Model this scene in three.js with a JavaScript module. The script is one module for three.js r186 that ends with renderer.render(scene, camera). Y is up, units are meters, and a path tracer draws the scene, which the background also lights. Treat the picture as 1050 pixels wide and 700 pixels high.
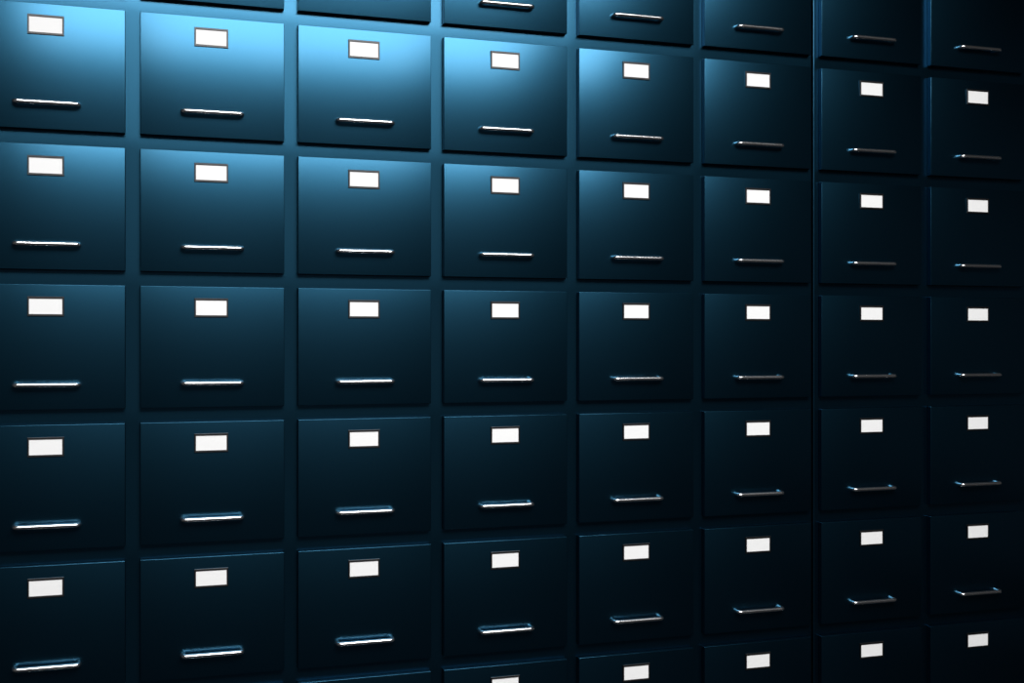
import * as THREE from 'three';
import { RectAreaLightUniformsLib } from 'three/addons/lights/RectAreaLightUniformsLib.js';

// ---------------------------------------------------------------- camera, exposure
const scene = new THREE.Scene();
scene.background = new THREE.Color(0x000000);
const PITCH_X = 0.40, PITCH_Y = 0.35;              // drawer grid: one column, one row
const EYE = 1.65;
const camera = new THREE.PerspectiveCamera(2 * Math.atan(350 / 1200) * 180 / Math.PI, 1050 / 700, 0.05, 60);
const YAW = Math.atan(1200 / 3699);                // the wall of cabinets runs away to the right
camera.position.set(0.205, EYE, 3.152);
camera.lookAt(0.205 + Math.sin(YAW), EYE, 3.152 - Math.cos(YAW));
const renderer = new THREE.WebGLRenderer({ antialias: true });
renderer.toneMapping = THREE.LinearToneMapping;
renderer.toneMappingExposure = 1.0;
renderer.shadowMap.enabled = true;
// a large luminous ceiling panel, above and in front of the cabinets, out of view
RectAreaLightUniformsLib.init();
const PANEL = { x: 1.10, y: 4.09, z: 3.665, w: 3.28, d: 3.17, nits: 13.2 };
const panelLight = new THREE.RectAreaLight(0xffffff, PANEL.nits, PANEL.w, PANEL.d);
panelLight.position.set(PANEL.x, PANEL.y - 0.012, PANEL.z); panelLight.lookAt(PANEL.x, 0, PANEL.z);
panelLight.castShadow = true; panelLight.name = 'panel_light'; scene.add(panelLight);

// ---------------------------------------------------------------- materials
const M = {
  paint: new THREE.MeshPhysicalMaterial({ color: new THREE.Color().setRGB(0.0112, 0.067, 0.119), metalness: 1, roughness: 0.288, clearcoat: 0.2, clearcoatRoughness: 0.22 }),
  steel: new THREE.MeshStandardMaterial({ color: new THREE.Color().setRGB(0.9, 0.9, 0.91), metalness: 1, roughness: 0.25 }),
  frame: new THREE.MeshStandardMaterial({ color: new THREE.Color().setRGB(0.062, 0.062, 0.064), metalness: 1, roughness: 0.42 }),
  card: new THREE.MeshStandardMaterial({ color: new THREE.Color().setRGB(0.88, 0.878, 0.875), roughness: 0.95 }),
  wall: new THREE.MeshPhysicalMaterial({ color: new THREE.Color().setRGB(0.055, 0.055, 0.058), roughness: 1, specularIntensity: 0.3 }),
  floor: new THREE.MeshPhysicalMaterial({ color: new THREE.Color().setRGB(0.012, 0.012, 0.013), roughness: 1, specularIntensity: 0.1 }),
  black: new THREE.MeshStandardMaterial({ color: 0x161616, roughness: 0.6 }),
  diffuser: new THREE.MeshStandardMaterial({ color: 0xffffff, roughness: 0.5, emissive: new THREE.Color(1, 0.99, 0.97), emissiveIntensity: 1.5 }),
};

// ---------------------------------------------------------------- helpers
const taken = {};
function numbered(n) { const k = taken[n] = (taken[n] ?? -1) + 1; return k ? `${n}_${String(k).padStart(3, '0')}` : n; }
function mesh(name, geometry, material, parent) {
  const o = new THREE.Mesh(geometry, material);
  o.name = name; o.castShadow = o.receiveShadow = true; parent.add(o); return o;
}
class Builder {                                    // collects vertices with their own normals
  constructor() { this.p = []; this.n = []; this.i = []; }
  v(x, y, z, nx, ny, nz) { const l = Math.hypot(nx, ny, nz); this.p.push(x, y, z); this.n.push(nx / l, ny / l, nz / l); return this.p.length / 3 - 1; }
  quad(a, b, c, d) { this.i.push(a, b, c, a, c, d); }
  face(pts, n) { const k = pts.map(q => this.v(...q, ...n)); this.quad(...k); }
  geometry() {
    const g = new THREE.BufferGeometry();
    g.setAttribute('position', new THREE.Float32BufferAttribute(this.p, 3));
    g.setAttribute('normal', new THREE.Float32BufferAttribute(this.n, 3));
    g.setAttribute('uv', new THREE.Float32BufferAttribute(this.p.filter((_, k) => k % 3 < 2), 2));
    g.setIndex(this.i); return g;
  }
  // rounded rim round a rectangle (half sizes w, h about cx, cy), then sides back to zBack
  rim(cx, cy, w, h, zFace, r, zBack, normalAt) {
    const stations = [], corner = [[1, -1, -90], [1, 1, 0], [-1, 1, 90], [-1, -1, 180]];
    for (const [sx, sy, a0] of corner) for (let k = 0; k <= 3; k++) { const a = (a0 + k * 30) * Math.PI / 180; stations.push([sx * (w - r), sy * (h - r), Math.cos(a), Math.sin(a)]); }
    const rows = stations.map(([x, y, dx, dy]) => {
      const f = normalAt(x, y), out = [];
      for (let k = 0; k <= 4; k++) {
        const a = k / 4 * Math.PI / 2, s = Math.sin(a), c = Math.cos(a);
        out.push(this.v(cx + x + dx * r * s, cy + y + dy * r * s, zFace - r * (1 - c), f[0] * c + dx * s, f[1] * c + dy * s, f[2] * c));
      }
      out.push(this.v(cx + x + dx * r, cy + y + dy * r, zBack, dx, dy, 0));
      return out;
    });
    for (let i = 0; i < rows.length; i++) { const a = rows[i], b = rows[(i + 1) % rows.length]; for (let k = 0; k + 1 < a.length; k++) this.quad(a[k], a[k + 1], b[k + 1], b[k]); }
  }
}

// ---------------------------------------------------------------- the room
function slab(name, min, max, material) {
  const g = new THREE.BoxGeometry(max[0] - min[0], max[1] - min[1], max[2] - min[2]);
  const o = mesh(name, g, material, scene);
  o.position.set((min[0] + max[0]) / 2, (min[1] + max[1]) / 2, (min[2] + max[2]) / 2);
  o.userData.kind = 'structure'; return o;
}
const R = { x0: -2.6, x1: 6.4, z0: -0.62, z1: 6.6, h: 4.15, t: 0.15 };
slab('floor', [R.x0 - R.t, -R.t, R.z0 - R.t], [R.x1 + R.t, 0, R.z1 + R.t], M.floor);
slab('ceiling', [R.x0 - R.t, R.h, R.z0 - R.t], [R.x1 + R.t, R.h + R.t, R.z1 + R.t], M.wall);
slab('wall_back', [R.x0, 0, R.z0 - R.t], [R.x1, R.h, R.z0], M.wall);
slab('wall_front', [R.x0, 0, R.z1], [R.x1, R.h, R.z1 + R.t], M.wall);
slab('wall_left', [R.x0 - R.t, 0, R.z0], [R.x0, R.h, R.z1], M.wall);
slab('wall_right', [R.x1, 0, R.z0], [R.x1 + R.t, R.h, R.z1], M.wall);

// ---------------------------------------------------------------- a drawer
const FW = 0.363, FH = 0.3125;                     // drawer front
const FIT_X = -0.006;                             // label holder and handle sit a little left of the middle of the front
const EDGE = 0.018, CROWN = 0.007, TILT_X = 0.089, TILT_Y = 0.092, RIM = 0.0011;
const LABEL_Y = FH / 2 - 0.0546, HANDLE_Y = FH / 2 - 0.250;
function frontGeometry() {                         // pressed sheet front, softly crowned, rolled rim
  const b = new Builder(), w = FW / 2 - RIM, h = FH / 2 - RIM, N = 12;
  const nAt = (x, y) => [TILT_X * x / w, TILT_Y * y / h, 1];
  const id = [];
  for (let j = 0; j <= N; j++) for (let i = 0; i <= N; i++) {
    const u = i / N * 2 - 1, v = j / N * 2 - 1;
    id.push(b.v(u * w, v * h, EDGE + CROWN * (1 - u * u) * (1 - v * v), ...nAt(u * w, v * h)));
  }
  const at = (i, j) => id[j * (N + 1) + i];
  for (let j = 0; j < N; j++) for (let i = 0; i < N; i++) b.quad(at(i, j), at(i + 1, j), at(i + 1, j + 1), at(i, j + 1));
  b.rim(0, 0, FW / 2, FH / 2, EDGE, RIM, -0.010, nAt);
  return b.geometry();
}
const crownAt = y => EDGE + CROWN * (1 - (y / (FH / 2)) ** 2);
function handleGeometry() {                        // bent round bar
  const L = 0.161, r = 0.0060, out = 0.017, bend = 0.009, a = L / 2 - r;
  const curve = new THREE.CurvePath(), P = (x, z) => new THREE.Vector3(x, 0, z);
  curve.add(new THREE.LineCurve3(P(-a, -0.004), P(-a, out - bend)));
  curve.add(new THREE.QuadraticBezierCurve3(P(-a, out - bend), P(-a, out), P(-a + bend, out)));
  curve.add(new THREE.LineCurve3(P(-a + bend, out), P(a - bend, out)));
  curve.add(new THREE.QuadraticBezierCurve3(P(a - bend, out), P(a, out), P(a, out - bend)));
  curve.add(new THREE.LineCurve3(P(a, out - bend), P(a, -0.004)));
  return new THREE.TubeGeometry(curve, 64, r, 14, false);
}
function labelFrameGeometry() {
  const W = 0.0850, H = 0.0490, w = 0.0772, h = 0.0385;
  const s = new THREE.Shape([[-W / 2, -H / 2], [W / 2, -H / 2], [W / 2, H / 2], [-W / 2, H / 2]].map(q => new THREE.Vector2(...q)));
  s.holes.push(new THREE.Path([[-w / 2, -h / 2], [-w / 2, h / 2], [w / 2, h / 2], [w / 2, -h / 2]].map(q => new THREE.Vector2(...q))));
  const g = new THREE.ExtrudeGeometry(s, { depth: 0.005, bevelEnabled: true, bevelThickness: 0.0008, bevelSize: 0.0006, bevelOffset: -0.0006, bevelSegments: 2 });
  g.translate(0, 0, -0.0012); return g;
}
const G = { front: frontGeometry(), handle: handleGeometry(), labelFrame: labelFrameGeometry(), card: new THREE.BoxGeometry(0.0786, 0.0400, 0.0012) };
function drawer(parent, x, y) {
  const d = mesh('drawer', G.front, M.paint, parent); d.position.set(x, y, 0);
  const f = mesh('label_frame', G.labelFrame, M.frame, d); f.position.set(FIT_X, LABEL_Y, crownAt(LABEL_Y) - 0.0005); f.userData.label = 'grey metal label holder frame';
  const c = mesh('label_card', G.card, M.card, d); c.position.set(FIT_X, LABEL_Y, crownAt(LABEL_Y) + 0.0016); c.userData.label = 'blank white label card';
  const h = mesh('handle', G.handle, M.steel, d); h.position.set(FIT_X + 0.0025, HANDLE_Y, crownAt(HANDLE_Y)); h.userData.label = 'polished steel bar handle';
}

// ---------------------------------------------------------------- a bank of drawers
const COL0 = -FIT_X;                               // middle of the drawer column above which x = 0 marks the label
const ROW3 = EYE + 0.0874;                         // height of the label centres in the row just above the eye
const panelY = r => ROW3 + (3 - r) * PITCH_Y - LABEL_Y;
const ROWS = 8, PLINTH = 0.055;
const FACE_TILT = 0.0125, GAP = 0.0008, DEEP = 0.010;
function cabinet(c0, c1, xLeft, xRight, label) {
  const xm = (xLeft + xRight) / 2, top = panelY(0) + FH / 2 + 0.024;
  const g = new THREE.Group(); g.name = numbered('filing_cabinet'); g.position.set(xm, 0, 0); scene.add(g);
  g.userData = { label, category: 'filing cabinet' };
  const b = new Builder(), r = 0.0035;
  const xs = [[xLeft + r - xm, 0]], ys = [[PLINTH + r, 0]];
  for (let c = c0; c <= c1; c++) xs.push([COL0 + c * PITCH_X - FW / 2 - GAP - xm, 1], [COL0 + c * PITCH_X + FW / 2 + GAP - xm, -1]);
  for (let k = ROWS - 1; k >= 0; k--) ys.push([panelY(k) - FH / 2 - GAP, 1], [panelY(k) + FH / 2 + GAP, -1]);
  xs.push([xRight - r - xm, 0]); ys.push([top - r, 0]);
  const id = ys.map(([y, sy]) => xs.map(([x, sx]) => b.v(x, y, 0, sx * FACE_TILT, sy * FACE_TILT, 1)));
  for (let j = 0; j + 1 < ys.length; j++) for (let i = 0; i + 1 < xs.length; i++) {
    const x0 = xs[i][0], x1 = xs[i + 1][0], y0 = ys[j][0], y1 = ys[j + 1][0];
    if (i % 2 && j % 2) {                          // an opening: four reveals and a back
      b.face([[x0, y0, -DEEP], [x1, y0, -DEEP], [x1, y1, -DEEP], [x0, y1, -DEEP]], [0, 0, 1]);
      b.face([[x0, y0, 0], [x0, y0, -DEEP], [x0, y1, -DEEP], [x0, y1, 0]], [1, 0, 0]);
      b.face([[x1, y0, 0], [x1, y1, 0], [x1, y1, -DEEP], [x1, y0, -DEEP]], [-1, 0, 0]);
      b.face([[x0, y0, 0], [x1, y0, 0], [x1, y0, -DEEP], [x0, y0, -DEEP]], [0, 1, 0]);
      b.face([[x0, y1, 0], [x0, y1, -DEEP], [x1, y1, -DEEP], [x1, y1, 0]], [0, -1, 0]);
    } else b.quad(id[j][i], id[j][i + 1], id[j + 1][i + 1], id[j + 1][i]);
  }
  const w = (xRight - xLeft) / 2, h = (top - PLINTH) / 2;
  b.rim(0, PLINTH + h, w, h, 0, r, -0.6, () => [0, 0, 1]);
  b.face([[-w, PLINTH, -0.6], [-w, top, -0.6], [w, top, -0.6], [w, PLINTH, -0.6]], [0, 0, -1]);
  mesh('carcass', b.geometry(), M.paint, g);
  const p = mesh('plinth', new THREE.BoxGeometry(2 * w - 0.02, PLINTH + 0.004, 0.54), M.black, g); p.position.set(0, (PLINTH + 0.004) / 2, -0.31);
  for (let k = 0; k < ROWS; k++) for (let c = c0; c <= c1; c++) drawer(g, COL0 + c * PITCH_X - xm, panelY(k));
}
cabinet(-2, 5, COL0 - 2.5 * PITCH_X, COL0 + 5.5 * PITCH_X - 0.005, 'wide navy blue bank of drawers left of the vertical seam');
cabinet(6, 9, COL0 + 5.5 * PITCH_X, COL0 + 9.5 * PITCH_X, 'dark navy bank of drawers right of the vertical seam');

// ---------------------------------------------------------------- the luminous ceiling panel
{
  const g = new THREE.Group(); g.name = 'ceiling_light'; g.position.set(PANEL.x, PANEL.y, PANEL.z); scene.add(g);
  g.userData = { label: 'large white luminous panel in a black frame on the ceiling', category: 'ceiling light' };
  const d = mesh('diffuser', new THREE.BoxGeometry(PANEL.w, 0.02, PANEL.d), M.diffuser, g);
  const W = PANEL.w / 2, D = PANEL.d / 2, rail = (w, dd, x, z) => { const r = mesh('frame_rail', new THREE.BoxGeometry(w, R.h - PANEL.y + 0.02, dd), M.black, g); r.position.set(x, (R.h - PANEL.y - 0.02) / 2, z); };
  for (const k of [-1, 1]) { rail(0.06, PANEL.d + 0.12, k * (W + 0.03), 0); rail(PANEL.w, 0.06, 0, k * (D + 0.03)); }
}

renderer.render(scene, camera);
